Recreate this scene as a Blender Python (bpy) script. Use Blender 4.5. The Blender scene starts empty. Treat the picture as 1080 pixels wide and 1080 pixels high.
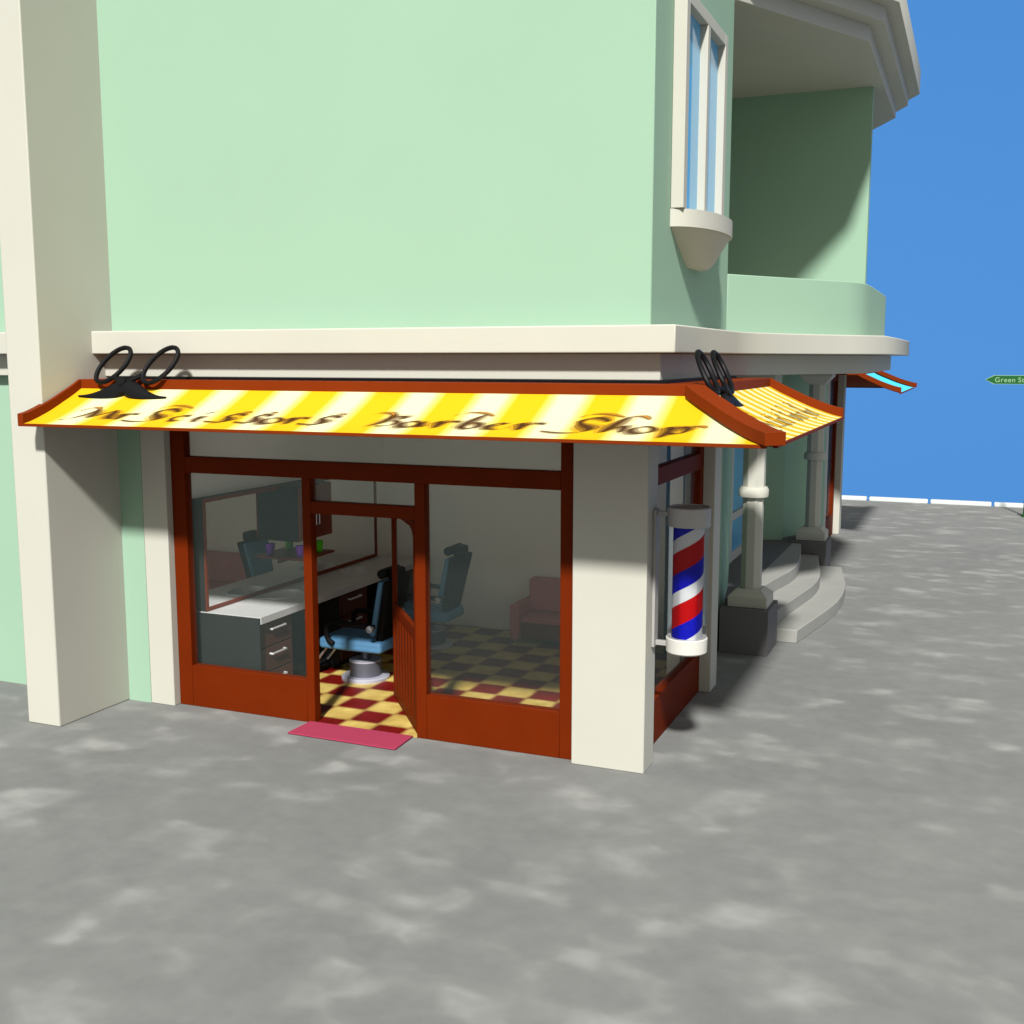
import bpy, bmesh, math, random
from mathutils import Vector, Matrix, Quaternion
R = math.radians
random.seed(7)
scene = bpy.context.scene
col = scene.collection

# ------------------------------------------------------------------ helpers
def tag(o, label=None, cat=None, group=None, kind=None):
    if label: o['label'] = label
    if cat: o['category'] = cat
    if group: o['group'] = group
    if kind: o['kind'] = kind
    return o

def thing(name, loc, label, cat, group=None, rz=0):
    o = bpy.data.objects.new(name, None); col.objects.link(o)
    o.location = loc; o.rotation_euler = (0, 0, rz); o.empty_display_size = .2
    return tag(o, label, cat, group)

class MB:
    """collects shapes into one bmesh; coordinates are local to the parent"""
    def __init__(s): s.bm = bmesh.new(); s.mi = 0
    def face(s, vs, smooth=False):
        try:
            f = s.bm.faces.new(vs)
        except ValueError:
            return None
        f.material_index = s.mi; f.smooth = smooth
        return f
    def box(s, x0, x1, y0, y1, z0, z1):
        v = [s.bm.verts.new((x, y, z)) for z in (z0, z1) for x, y in ((x0, y0), (x1, y0), (x1, y1), (x0, y1))]
        for q in ((3, 2, 1, 0), (4, 5, 6, 7), (0, 1, 5, 4), (1, 2, 6, 5), (2, 3, 7, 6), (3, 0, 4, 7)):
            s.face([v[i] for i in q])
        return s
    def prism(s, pts, z0, z1, smooth=False):
        a = sum(pts[i][0]*pts[(i+1) % len(pts)][1]-pts[(i+1) % len(pts)][0]*pts[i][1] for i in range(len(pts)))
        if a < 0: pts = pts[::-1]
        b = [s.bm.verts.new((x, y, z0)) for x, y in pts]; t = [s.bm.verts.new((x, y, z1)) for x, y in pts]
        s.face(b[::-1]); s.face(t)
        n = len(pts)
        for i in range(n): s.face([b[i], b[(i+1) % n], t[(i+1) % n], t[i]], smooth)
        return s
    def wall(s, pts, th, z0, z1):
        """strip wall: outer line pts, thickness th to the left of travel"""
        n = len(pts); off = []
        for i in range(n):
            a = Vector(pts[max(i-1, 0)]); b = Vector(pts[i]); c = Vector(pts[min(i+1, n-1)])
            d1 = (b-a).normalized() if i else (c-b).normalized()
            d2 = (c-b).normalized() if i < n-1 else d1
            n1 = Vector((-d1.y, d1.x)); n2 = Vector((-d2.y, d2.x)); m = (n1+n2).normalized()
            off.append(b+m*(th/max(.3, m.dot(n1))))
        return s.prism([tuple(p) for p in pts]+[tuple(o) for o in off[::-1]], z0, z1)
    def lathe(s, prof, c=(0, 0, 0), n=32, smooth=True, axis='z', cap=True, rot=0):
        rings = []
        for r, h in prof:
            ring = []
            for k in range(n):
                a = 2*math.pi*k/n+rot; x, y = r*math.cos(a), r*math.sin(a)
                p = (x, y, h) if axis == 'z' else ((h, x, y) if axis == 'x' else (y, h, x))
                ring.append(s.bm.verts.new((p[0]+c[0], p[1]+c[1], p[2]+c[2])))
            rings.append(ring)
        for a, b in zip(rings, rings[1:]):
            for k in range(n): s.face([a[k], a[(k+1) % n], b[(k+1) % n], b[k]], smooth)
        if cap:
            s.face(rings[0][::-1]); s.face(rings[-1])
        return s
    def tube(s, path, r, n=10, closed=False, smooth=True):
        P = [Vector(p) for p in path]; m = len(P); rings = []; up = None
        for i in range(m):
            a = P[(i-1) % m] if (closed or i) else P[i]; b = P[(i+1) % m] if (closed or i < m-1) else P[i]
            d = (b-a).normalized()
            if up is None: up = d.orthogonal().normalized()
            up = (up-d*up.dot(d)).normalized(); w = d.cross(up)
            rr = r[i] if isinstance(r, (list, tuple)) else r
            rings.append([s.bm.verts.new(P[i]+(up*math.cos(2*math.pi*k/n)+w*math.sin(2*math.pi*k/n))*rr) for k in range(n)])
        for i in range(m if closed else m-1):
            a, b = rings[i], rings[(i+1) % m]
            for k in range(n): s.face([a[k], a[(k+1) % n], b[(k+1) % n], b[k]], smooth)
        if not closed: s.face(rings[0][::-1]); s.face(rings[-1])
        return s
    def loft(s, loops, smooth=False, cap=True, closed=True):
        L = [[s.bm.verts.new(p) for p in l] for l in loops]; n = len(L[0])
        for a, b in zip(L, L[1:]):
            for k in range(n if closed else n-1): s.face([a[k], a[(k+1) % n], b[(k+1) % n], b[k]], smooth)
        if cap: s.face(L[0][::-1]); s.face(L[-1])
        return s
    def build(s, name, mat, parent=None, bevel=0, seg=2, label=None, kind=None):
        bmesh.ops.recalc_face_normals(s.bm, faces=s.bm.faces)
        me = bpy.data.meshes.new(name); s.bm.to_mesh(me); s.bm.free()
        for m in (mat if isinstance(mat, (list, tuple)) else [mat]): me.materials.append(m)
        for pf in me.polygons: pf.use_smooth = True
        me.set_sharp_from_angle(angle=R(32))
        o = bpy.data.objects.new(name, me); col.objects.link(o)
        if parent: o.parent = parent
        if bevel:
            b = o.modifiers.new('bevel', 'BEVEL'); b.width = bevel; b.segments = seg; b.limit_method = 'ANGLE'; b.angle_limit = R(35)
            b.harden_normals = False
        if label: o['label'] = label
        if kind: o['kind'] = kind
        return o

def part(name, mat, parent, *boxes, bevel=0, seg=2, label=None):
    m = MB()
    for b in boxes: m.box(*b)
    return m.build(name, mat, parent, bevel, seg, label)

def copy_tree(o, parent=None):
    c = o.copy(); col.objects.link(c); c.parent = parent
    for ch in list(o.children): copy_tree(ch, c)
    return c

# ------------------------------------------------------------------ materials
def new_mat(name):
    m = bpy.data.materials.new(name); m.use_nodes = True
    nt = m.node_tree; nt.nodes.clear()
    out = nt.nodes.new('ShaderNodeOutputMaterial')
    return m, nt, out

def N(nt, t, **kw):
    n = nt.nodes.new(t)
    for k, v in kw.items():
        if k in n.inputs.keys(): n.inputs[k].default_value = v
        else: setattr(n, k, v)
    return n

def ramp(nt, fac, stops, interp='LINEAR'):
    r = nt.nodes.new('ShaderNodeValToRGB'); r.color_ramp.interpolation = interp
    e = r.color_ramp.elements
    while len(e) < len(stops): e.new(.5)
    for i, (p, c) in enumerate(stops): e[i].position = p; e[i].color = (*c, 1) if len(c) == 3 else c
    nt.links.new(fac, r.inputs[0]); return r.outputs[0]

def paint(name, c, rough=.75, var=.05, scale=3., bump=.0, bscale=60., spec=.3, metal=0, coat=0):
    """plain coloured surface with a faint cloudy variation"""
    m, nt, out = new_mat(name)
    tc = N(nt, 'ShaderNodeTexCoord'); no = N(nt, 'ShaderNodeTexNoise', Scale=scale, Detail=4.)
    nt.links.new(tc.outputs['Object'], no.inputs['Vector'])
    a = [max(0, x*(1-var)) for x in c]; b = [min(1, x*(1+var)) for x in c]
    cr = ramp(nt, no.outputs[0], [(.3, a), (.7, b)])
    p = N(nt, 'ShaderNodeBsdfPrincipled', Roughness=rough, Metallic=metal)
    p.inputs['Specular IOR Level'].default_value = spec
    if coat: p.inputs['Coat Weight'].default_value = coat
    nt.links.new(cr, p.inputs['Base Color'])
    if bump:
        n2 = N(nt, 'ShaderNodeTexNoise', Scale=bscale, Detail=3.)
        nt.links.new(tc.outputs['Object'], n2.inputs['Vector'])
        bp = N(nt, 'ShaderNodeBump', Strength=bump, Distance=.01)
        nt.links.new(n2.outputs[0], bp.inputs['Height']); nt.links.new(bp.outputs[0], p.inputs['Normal'])
    nt.links.new(p.outputs[0], out.inputs[0])
    return m

M = {}
M['green'] = paint('green_plaster', (.246, .378, .278), .85, .015, .6, .05, 40)
M['cream'] = paint('cream_stone', (.42, .415, .365), .8, .02, .8, .05, 40)
M['inner'] = paint('interior_plaster', (.93, .925, .88), .9, .01, .7)
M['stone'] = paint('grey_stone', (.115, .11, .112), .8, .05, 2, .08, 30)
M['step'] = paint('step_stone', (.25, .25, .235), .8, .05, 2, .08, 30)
M['red'] = paint('red_brown_paint', (.112, .0125, .0004), .6, .06, 2.5, spec=.06)
M['groove_shade'] = paint('groove_shade_red', (.018, .003, .001), .8, .05, 2.5, spec=.05)  # slat backing darkened to paint the shade between the door slats
M['awnred'] = paint('awning_red_paint', (.15, .02, .0014), .6, .05, 2.5, spec=.06)
M['carcass'] = paint('dark_carcass_board', (.016, .018, .018), .6, .1, 3, spec=.15)
M['drawerwood'] = paint('dull_drawer_wood', (.07, .022, .012), .5, .1, 3)
M['wood'] = paint('dark_red_wood', (.16, .022, .006), .45, .12, 3)
M['black'] = paint('black_leather', (.006, .006, .007), .6, .2, 6, spec=.1)
M['blackpaint'] = paint('black_paint', (.004, .004, .005), .5, .1, 6, spec=.12)
M['blue'] = paint('blue_leather', (.085, .225, .40), .5, .04, 5)
M['chrome'] = paint('chrome_metal', (.55, .56, .60), .32, .03, 5, metal=.85)
M['base'] = paint('grey_metal', (.42, .42, .50), .45, .03, 5, metal=.35)
M['drum'] = paint('dark_metal_drum', (.10, .105, .13), .4, .05, 5, metal=.3)
M['top'] = paint('grey_counter_top', (.55, .55, .56), .35, .04, 8)
M['handle'] = paint('handle_metal', (.6, .6, .62), .35, .02, 5, metal=.4)
M['couch'] = paint('red_leather', (.50, .15, .15), .6, .06, 5)
M['mat'] = paint('pink_mat_fibre', (.30, .028, .07), .95, .04, 30, .3, 200)
M['kerb'] = paint('white_kerb_paint', (.50, .53, .53), .6, .02, 2)
M['greenpaint'] = paint('green_sign_paint', (.006, .085, .014), .5, .05, 5)
M['signtext'] = paint('pale_green_sign_paint', (.24, .40, .24), .6, .02, 5)
M['white'] = paint('white_paint', (.8, .8, .8), .5, .02, 5)
M['purple'] = paint('purple_plastic', (.28, .04, .62), .35, .02, 5)
M['lime'] = paint('lime_plastic', (.10, .62, .02), .35, .02, 5)
M['polewhite'] = paint('pole_white_paint', (.52, .51, .47), .5, .02, 5)
M['polecap'] = paint('pole_grey_metal', (.32, .31, .30), .45, .03, 5, metal=.1)
M['ink'] = paint('sign_ink', (.035, .02, .012), .9, .1, 6, spec=.1)
M['inkorange'] = paint('sign_ink_orange', (.62, .26, .02), .9, .1, 6, spec=.1)
M['cyan'] = paint('cyan_canvas', (.06, .50, .74), .9, .02, 6, spec=.1)

def halo(name, c, a):
    m, nt, out = new_mat(name)
    d = N(nt, 'ShaderNodeBsdfDiffuse'); d.inputs[0].default_value = (*c, 1)
    t = N(nt, 'ShaderNodeBsdfTransparent'); mx = N(nt, 'ShaderNodeMixShader'); mx.inputs[0].default_value = a
    nt.links.new(t.outputs[0], mx.inputs[1]); nt.links.new(d.outputs[0], mx.inputs[2]); nt.links.new(mx.outputs[0], out.inputs[0])
    return m
M['halo'] = halo('sign_ink_bleed', (.13, .05, .015), .36)
M['halofaint'] = halo('sign_ink_faint_bleed', (.25, .11, .03), .20)
M['ink'] = halo('sign_ink', (.05, .022, .01), .50)
M['inkorange'] = halo('sign_ink_orange', (.50, .20, .015), .75)

def glass(name, trans, refl, mixf=.10, blend=.35, rough=0.):
    m, nt, out = new_mat(name)
    t = N(nt, 'ShaderNodeBsdfTransparent'); t.inputs[0].default_value = (*trans, 1)
    g = N(nt, 'ShaderNodeBsdfGlossy'); g.inputs['Color'].default_value = (*refl, 1); g.inputs['Roughness'].default_value = rough
    mx = N(nt, 'ShaderNodeMixShader'); mx.inputs[0].default_value = mixf
    if blend:
        fr = N(nt, 'ShaderNodeFresnel', IOR=1.35); ad = N(nt, 'ShaderNodeMath', operation='MULTIPLY_ADD', use_clamp=True)
        ad.inputs[1].default_value = blend; ad.inputs[2].default_value = mixf
        nt.links.new(fr.outputs[0], ad.inputs[0]); nt.links.new(ad.outputs[0], mx.inputs[0])
    nt.links.new(t.outputs[0], mx.inputs[1]); nt.links.new(g.outputs[0], mx.inputs[2])
    nt.links.new(mx.outputs[0], out.inputs[0])
    return m
M['glass'] = glass('shop_window_glass', (.97, .98, .97), (.70, .90, .88), .09, 0, .35)
M['poleglass'] = glass('pole_glass', (.93, .95, .97), (.9, .95, 1), .0, .55)
# upstairs panes: dark blue room glass that mirrors the sky
m, nt, out = new_mat('blue_window_glass')
p = N(nt, 'ShaderNodeBsdfPrincipled', Roughness=.06); p.inputs['Base Color'].default_value = (.11, .40, .66, 1); p.inputs['Specular IOR Level'].default_value = .5
nt.links.new(p.outputs[0], out.inputs[0]); M['blueglass'] = m
# mirror
m, nt, out = new_mat('mirror_silver')
g = N(nt, 'ShaderNodeBsdfGlossy'); g.inputs['Color'].default_value = (.86, .88, .86, 1); g.inputs['Roughness'].default_value = .0
nt.links.new(g.outputs[0], out.inputs[0]); M['mirror'] = m

# pavement
m, nt, out = new_mat('pavement_concrete')
tc = N(nt, 'ShaderNodeTexCoord')
n1 = N(nt, 'ShaderNodeTexNoise', Scale=1.75, Detail=1.2, Roughness=.4)
n2 = N(nt, 'ShaderNodeTexNoise', Scale=.55, Detail=3.)
n3 = N(nt, 'ShaderNodeTexNoise', Scale=5., Detail=4., Roughness=.6)
mp = N(nt, 'ShaderNodeMapping'); mp.inputs['Scale'].default_value = (.8, 1.15, 1)
mp.inputs['Rotation'].default_value = (0, 0, .2)
nt.links.new(tc.outputs['Object'], mp.inputs[0])
nt.links.new(mp.outputs[0], n1.inputs['Vector'])
for n in (n2, n3): nt.links.new(tc.outputs['Object'], n.inputs['Vector'])
def cells(scale, loc):
    v = nt.nodes.new('ShaderNodeTexVoronoi'); v.feature = 'SMOOTH_F1'; v.distance = 'CHEBYCHEV'; v.inputs['Scale'].default_value = scale
    v.inputs['Smoothness'].default_value = .95; v.inputs['Randomness'].default_value = .75
    m_ = N(nt, 'ShaderNodeMapping'); m_.inputs['Location'].default_value = (loc, loc*.7, 0); m_.inputs['Scale'].default_value = (.85, 1.1, 1)
    ad_ = N(nt, 'ShaderNodeVectorMath', operation='MULTIPLY_ADD'); ad_.inputs[1].default_value = (.14,)*3
    wn_ = N(nt, 'ShaderNodeTexNoise', Scale=2.2, Detail=2.); nt.links.new(tc.outputs['Object'], wn_.inputs['Vector'])
    nt.links.new(wn_.outputs[1], ad_.inputs[0]); nt.links.new(tc.outputs['Object'], ad_.inputs[2]); nt.links.new(ad_.outputs[0], m_.inputs[0]); nt.links.new(m_.outputs[0], v.inputs['Vector'])
    sc_ = N(nt, 'ShaderNodeSeparateColor'); nt.links.new(v.outputs['Color'], sc_.inputs[0]); return sc_.outputs[0]
c1 = cells(2.7, 3.1); c2 = cells(4.3, 11.)
cm = N(nt, 'ShaderNodeMath', operation='MULTIPLY_ADD'); cm.inputs[1].default_value = .35; nt.links.new(c2, cm.inputs[0])
cn1 = N(nt, 'ShaderNodeMath', operation='MULTIPLY'); cn1.inputs[1].default_value = .65; nt.links.new(c1, cn1.inputs[0]); nt.links.new(cn1.outputs[0], cm.inputs[2])
patch = ramp(nt, cm.outputs[0], [(.34, (0, 0, 0)), (.52, (.14,)*3), (.68, (.50,)*3), (.86, (1,)*3)])
base = ramp(nt, n2.outputs[0], [(.3, (.145, .149, .147)), (.7, (.168, .171, .168))])
fine = ramp(nt, n3.outputs[0], [(.3, (.94,)*3), (.7, (1.06,)*3)])
mx = N(nt, 'ShaderNodeMix', data_type='RGBA'); mx.inputs[7].default_value = (.25, .254, .247, 1)
nt.links.new(patch, mx.inputs[0]); nt.links.new(base, mx.inputs[6])
ml = N(nt, 'ShaderNodeMix', data_type='RGBA', blend_type='MULTIPLY'); ml.inputs[0].default_value = 1
nt.links.new(mx.outputs[2], ml.inputs[6]); nt.links.new(fine, ml.inputs[7])
p = N(nt, 'ShaderNodeBsdfPrincipled', Roughness=.9); p.inputs['Specular IOR Level'].default_value = .15
nt.links.new(ml.outputs[2], p.inputs['Base Color']); nt.links.new(p.outputs[0], out.inputs[0]); M['ground'] = m

# checker tiles
m, nt, out = new_mat('checker_tiles')
tc = N(nt, 'ShaderNodeTexCoord')
sp = N(nt, 'ShaderNodeSeparateXYZ')
wn = N(nt, 'ShaderNodeTexNoise', Scale=9., Detail=3.)
va = N(nt, 'ShaderNodeVectorMath', operation='MULTIPLY_ADD'); va.inputs[1].default_value = (.008,)*3
nt.links.new(tc.outputs['Object'], wn.inputs['Vector']); nt.links.new(wn.outputs[1], va.inputs[0]); nt.links.new(tc.outputs['Object'], va.inputs[2])
nt.links.new(va.outputs[0], sp.inputs[0])
def sinw(sock, off, per):
    a = N(nt, 'ShaderNodeMath', operation='ADD'); a.inputs[1].default_value = -off; nt.links.new(sock, a.inputs[0])
    b = N(nt, 'ShaderNodeMath', operation='MULTIPLY'); b.inputs[1].default_value = math.pi/per; nt.links.new(a.outputs[0], b.inputs[0])
    c = N(nt, 'ShaderNodeMath', operation='SINE'); nt.links.new(b.outputs[0], c.inputs[0])
    e = N(nt, 'ShaderNodeMath', operation='MULTIPLY'); e.inputs[1].default_value = 2.6; nt.links.new(c.outputs[0], e.inputs[0])
    f = N(nt, 'ShaderNodeClamp'); f.inputs['Min'].default_value = -1; f.inputs['Max'].default_value = 1; nt.links.new(e.outputs[0], f.inputs[0]); return f.outputs[0]
mu = N(nt, 'ShaderNodeMath', operation='MULTIPLY')
nt.links.new(sinw(sp.outputs[0], -2.912, .362), mu.inputs[0]); nt.links.new(sinw(sp.outputs[1], .658, .352), mu.inputs[1])
mo = N(nt, 'ShaderNodeMath', operation='MULTIPLY_ADD', use_clamp=True); mo.inputs[1].default_value = .8; mo.inputs[2].default_value = .5
nt.links.new(mu.outputs[0], mo.inputs[0])
nz = N(nt, 'ShaderNodeTexNoise', Scale=4., Detail=5., Roughness=.6); nt.links.new(tc.outputs['Object'], nz.inputs['Vector'])
yel = ramp(nt, nz.outputs[0], [(.3, (.38, .25, .055)), (.7, (.60, .46, .14))]); rd = ramp(nt, nz.outputs[0], [(.3, (.09, .002, .001)), (.7, (.16, .005, .003))])
mx = N(nt, 'ShaderNodeMix', data_type='RGBA'); nt.links.new(mo.outputs[0], mx.inputs[0]); nt.links.new(yel, mx.inputs[6]); nt.links.new(rd, mx.inputs[7])
p = N(nt, 'ShaderNodeBsdfPrincipled', Roughness=.45); p.inputs['Specular IOR Level'].default_value = .3
nt.links.new(mx.outputs[2], p.inputs['Base Color']); nt.links.new(p.outputs[0], out.inputs[0]); M['tiles'] = m

# striped canvas: stripes run down the slope, spaced along the awning's length (UV x in metres)
def canvas_mat(name, period, centre):
    m, nt, out = new_mat(name)
    uv = N(nt, 'ShaderNodeUVMap', uv_map='UVMap'); sp = N(nt, 'ShaderNodeSeparateXYZ'); nt.links.new(uv.outputs[0], sp.inputs[0])
    a = N(nt, 'ShaderNodeMath', operation='ADD'); a.inputs[1].default_value = -centre; nt.links.new(sp.outputs[0], a.inputs[0])
    b = N(nt, 'ShaderNodeMath', operation='MULTIPLY'); b.inputs[1].default_value = 2*math.pi/period; nt.links.new(a.outputs[0], b.inputs[0])
    c = N(nt, 'ShaderNodeMath', operation='COSINE'); nt.links.new(b.outputs[0], c.inputs[0])
    d = N(nt, 'ShaderNodeMath', operation='MULTIPLY_ADD', use_clamp=True); d.inputs[1].default_value = .72; d.inputs[2].default_value = .5; nt.links.new(c.outputs[0], d.inputs[0])
    cr = ramp(nt, d.outputs[0], [(0, (.60, .575, .34)), (.35, (.60, .52, .15)), (.8, (.58, .34, .003))])
    p = N(nt, 'ShaderNodeBsdfPrincipled', Roughness=.85); p.inputs['Specular IOR Level'].default_value = .15
    nt.links.new(cr, p.inputs['Base Color']); nt.links.new(p.outputs[0], out.inputs[0]); return m
M['stripefront'] = canvas_mat('yellow_striped_canvas', .696, -3.66)
M['stripeside'] = canvas_mat('yellow_striped_side_canvas', .352, .10)

# barber spiral
m, nt, out = new_mat('barber_spiral')
tc = N(nt, 'ShaderNodeTexCoord'); sp = N(nt, 'ShaderNodeSeparateXYZ'); nt.links.new(tc.outputs['Object'], sp.inputs[0])
at = N(nt, 'ShaderNodeMath', operation='ARCTAN2'); nt.links.new(sp.outputs[1], at.inputs[0]); nt.links.new(sp.outputs[0], at.inputs[1])
a1 = N(nt, 'ShaderNodeMath', operation='MULTIPLY'); a1.inputs[1].default_value = -1/(2*math.pi); nt.links.new(at.outputs[0], a1.inputs[0])
z1 = N(nt, 'ShaderNodeMath', operation='MULTIPLY_ADD'); z1.inputs[1].default_value = 1/.485; nt.links.new(sp.outputs[2], z1.inputs[0]); nt.links.new(a1.outputs[0], z1.inputs[2])
fr = N(nt, 'ShaderNodeMath', operation='FRACT'); a2 = N(nt, 'ShaderNodeMath', operation='ADD'); a2.inputs[1].default_value = 0.21
nt.links.new(z1.outputs[0], a2.inputs[0]); nt.links.new(a2.outputs[0], fr.inputs[0])
cr = ramp(nt, fr.outputs[0], [(0, (.34, .001, .002)), (.40, (.48, .48, .48)), (.66, (.004, .005, .30))], 'CONSTANT')
p = N(nt, 'ShaderNodeBsdfPrincipled', Roughness=.6); p.inputs['Specular IOR Level'].default_value = .05
nt.links.new(cr, p.inputs['Base Color']); nt.links.new(p.outputs[0], out.inputs[0]); M['spiral'] = m

# ------------------------------------------------------------------ ground
g = MB(); g.box(-45, 45, -45, 21.5, -.3, 0)
g.build('pavement', M['ground'], kind='structure')
fl = MB(); fl.prism([(-5.18, .20), (-.16, .20), (-.16, 2.75), (-.45, 2.75), (-.45, 4.58), (-5.18, 4.58)], .002, .006); fl.build('tiled_floor', M['tiles'], kind='structure')
# door threshold strip of the same tiles under the doorway
th = MB(); th.box(-3.545, -2.362, .085, .196, .002, .006); th.build('tiled_floor', M['tiles'], kind='structure')

klab = ['long white kerb stone at the paving edge, nearest to the building corner',
        'long white kerb stone second from the building along the far paving edge',
        'long white kerb stone third from the building along the far paving edge',
        'long white kerb stone behind the green street signpost']
for i in range(4):
    x0 = -1.49+1.535*i
    k = MB(); k.box(x0+.03, x0+1.535-.03, 21.5, 21.72, -.02, .10)
    o = k.build('kerb_stone', M['kerb'], bevel=.03); tag(o, klab[i], 'kerb', 'white kerb stones along the far edge of the paving')

# ------------------------------------------------------------------ building
B = thing('corner_building', (0, 0, 0), 'mint green corner building with cream cornice, left pillar and ground floor barber shop', 'building')

part('pillar', M['cream'], B, (-6.326, -5.897, -1.024, .06, 0, 9.0), bevel=.012)
up = MB(); up.prism([(-14, 0), (0, 0), (0, 3.12), (-1.9, 3.12), (-1.9, 12.5), (0, 12.5), (0, 15.6), (-14, 15.6)], 4.02, 8.6)
up.build('wall', M['green'], B, .01, label='mint green upper storey wall')
part('roof_slab', M['cream'], B, (-14.3, .28, -.28, 15.9, 8.602, 8.85), bevel=.01)
cor = MB(); cor.prism([(-14, -.305), (.295, -.305), (.295, 2.2), (.31, 2.6), (.40, 2.95), (.58, 3.45), (.85, 4.04), (1.18, 4.64), (1.54, 5.2), (1.57, 7.4), (1.56, 9.9), (1.0, 10.9), (.58, 11.7), (.31, 12.6), (.295, 15.9), (-14, 15.9)], 3.80, 4.034)
cor.build('cornice', M['cream'], B, .012)
bd = MB(); bd.prism([(-14, -.125), (.125, -.125), (.125, 2.7), (.4, 3.5), (.8, 4.5), (1.26, 5.35), (1.28, 7.4), (1.26, 10.3), (.7, 11.3), (.125, 12.6), (.125, 15.72), (-14, 15.72)], 3.567, 3.797)
bd.build('fascia_band', M['cream'], B, .008)

lw = MB()
lw.box(-14, -6.33, 0, .2, 0, 3.56)
lw.box(-6.33, -5.595, .003, .2, 0, 3.56)
lw.box(-5.60, -.003, .012, .30, 3.1, 3.56)
lw.box(-.30, -.012, .33, 3.05, 3.1, 3.56)
lw.box(-14, -13.8, .2, 15.4, 0, 3.56)
lw.box(-14, -.5, 15.4, 15.6, 0, 3.56)
lw.wall([(-.33, 3.063), (-.34, 4.6), (-.38, 5.25), (-.49, 5.97), (-.85, 7.85)], .15, 0, 3.565)
lw.wall([(-.86, 10.45), (-.47, 10.6)], .15, 0, 3.565)
lw.wall([(-.52, 10.76), (-.44, 11.05), (-.36, 11.2), (-.09, 11.68), (0, 11.9), (0, 12.52)], .15, 0, 3.565)
lw.box(-1.25, -1.03, 7.7, 10.55, 0, 3.56)
lw.build('wall', M['green'], B, label='green ground floor wall')

# piers
pl = [(-5.593, -5.274, 0, .33), (-.70, 0, 0, .33), (-.34, 0, 2.732, 3.06), (-.34, 0, 12.54, 12.87), (-.70, 0, 15.26, 15.6)]
for i, (a, b, c, d) in enumerate(pl):
    part('pier', M['cream'], B, (a, b, c, d, 0, 3.1 if i < 3 else 3.56), bevel=.008)

# interior shell
part('interior_wall', M['inner'], B, (-5.35, -5.2, .33, 4.75, 0, 3.42), (-5.2, -.40, 4.6, 4.75, 0, 3.42), (-.51, -.36, 2.74, 4.6, 0, 3.42), (-5.27, -.72, .20, .29, 3.11, 3.42))
part('ceiling', M['inner'], B, (-5.4, -.40, .31, 4.8, 3.43, 3.5), (-.40, -.14, .34, 3.04, 3.43, 3.5))
# rest of the ground floor behind the shops
part('interior_wall', M['inner'], B, (-12.8, -5.5, 4.9, 5.0, 0, 3.42))

# shopfront frame
f = MB(); y0, y1 = .09, .20
f.box(-5.272, -5.095, y0, y1, 0, 3.1); f.box(-.852, -.702, y0, y1, 0, 3.1)
f.box(-5.095, -.852, y0, y1, 2.555, 2.728); f.box(-5.095, -.852, y0, y1, 3.02, 3.1)
f.box(-3.642, -3.545, y0, y1, 0, 2.555); f.box(-2.362, -2.25, y0, y1, 0, 2.555)
f.box(-3.545, -2.362, y0, y1, 2.20, 2.325)
f.box(-5.095, -3.642, y0, y1, 0, .455); f.box(-2.25, -.852, y0, y1, 0, .455)
F = f.build('shopfront_frame', M['red'], B, .006)
def pane(x0, x1, z0, z1, parent, y=.15):
    m = MB(); m.face([m.bm.verts.new(p) for p in ((x0, y, z0), (x1, y, z0), (x1, y, z1), (x0, y, z1))]); return m.build('window_pane', M['glass'], parent)
pane(-5.095, -3.642, .455, 2.555, F); pane(-2.25, -.852, .455, 2.555, F); pane(-3.545, -2.362, 2.325, 2.555, F); pane(-5.095, -.852, 2.728, 3.02, F)
# side frame
f = MB(); x0, x1 = -.235, -.128
f.box(x0, x1, .332, .50, 0, 3.1); f.box(x0, x1, 2.57, 2.73, 0, 3.1)
f.box(x0, x1, .50, 2.57, 0, .46); f.box(x0, x1, .50, 2.57, 2.555, 2.728); f.box(x0, x1, .5, 2.57, 3.02, 3.1)
F2 = f.build('shopfront_frame', M['red'], B, .006, label='red-brown side window frame beside the barber pole')
def xpane(x, y0, y1, z0, z1, parent, mat, name='window_pane'):
    m = MB(); m.face([m.bm.verts.new(p) for p in ((x, y0, z0), (x, y1, z0), (x, y1, z1), (x, y0, z1))]); return m.build(name, mat, parent)
xpane(-.18, .5, 2.57, .46, 2.555, F2, M['glass']); xpane(-.18, .5, 2.57, 2.728, 3.02, F2, M['glass'])
# far shop frame
f = MB(); f.box(-.235, -.128, 12.873, 13.04, 0, 3.45); f.box(-.235, -.128, 15.09, 15.257, 0, 3.45)
f.box(-.235, -.128, 13.04, 15.09, 0, .46); f.box(-.235, -.128, 13.04, 15.09, 2.555, 2.728); f.box(-.235, -.128, 13.04, 15.09, 3.3, 3.45)
F3 = f.build('shopfront_frame', M['red'], B, .006, label='red shopfront frame at the far end of the side wall')
xpane(-.18, 13.04, 15.09, .46, 3.3, F3, M['glass'])
part('interior_wall', M['inner'], B, (-3.0, -2.9, 12.9, 15.3, 0, 3.42), (-2.9, -.3, 12.6, 12.7, 0, 3.42))

# door: hinged on the right post, swung inwards
hx, hy = -2.372, .205
ang = math.atan2(1.235-hy, -3.19-hx)
D = MB(); W = math.hypot(1.235-hy, -3.19-hx); H = 2.175; dt = .05
D.box(0, .07, 0, dt, .02, H); D.box(W-.07, W, 0, dt, .02, H); D.box(.07, W-.07, 0, dt, H-.085, H)
D.box(.07, W-.07, 0, dt, .02, .13); D.box(.07, W-.07, 0, dt, .98, 1.09)
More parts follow.
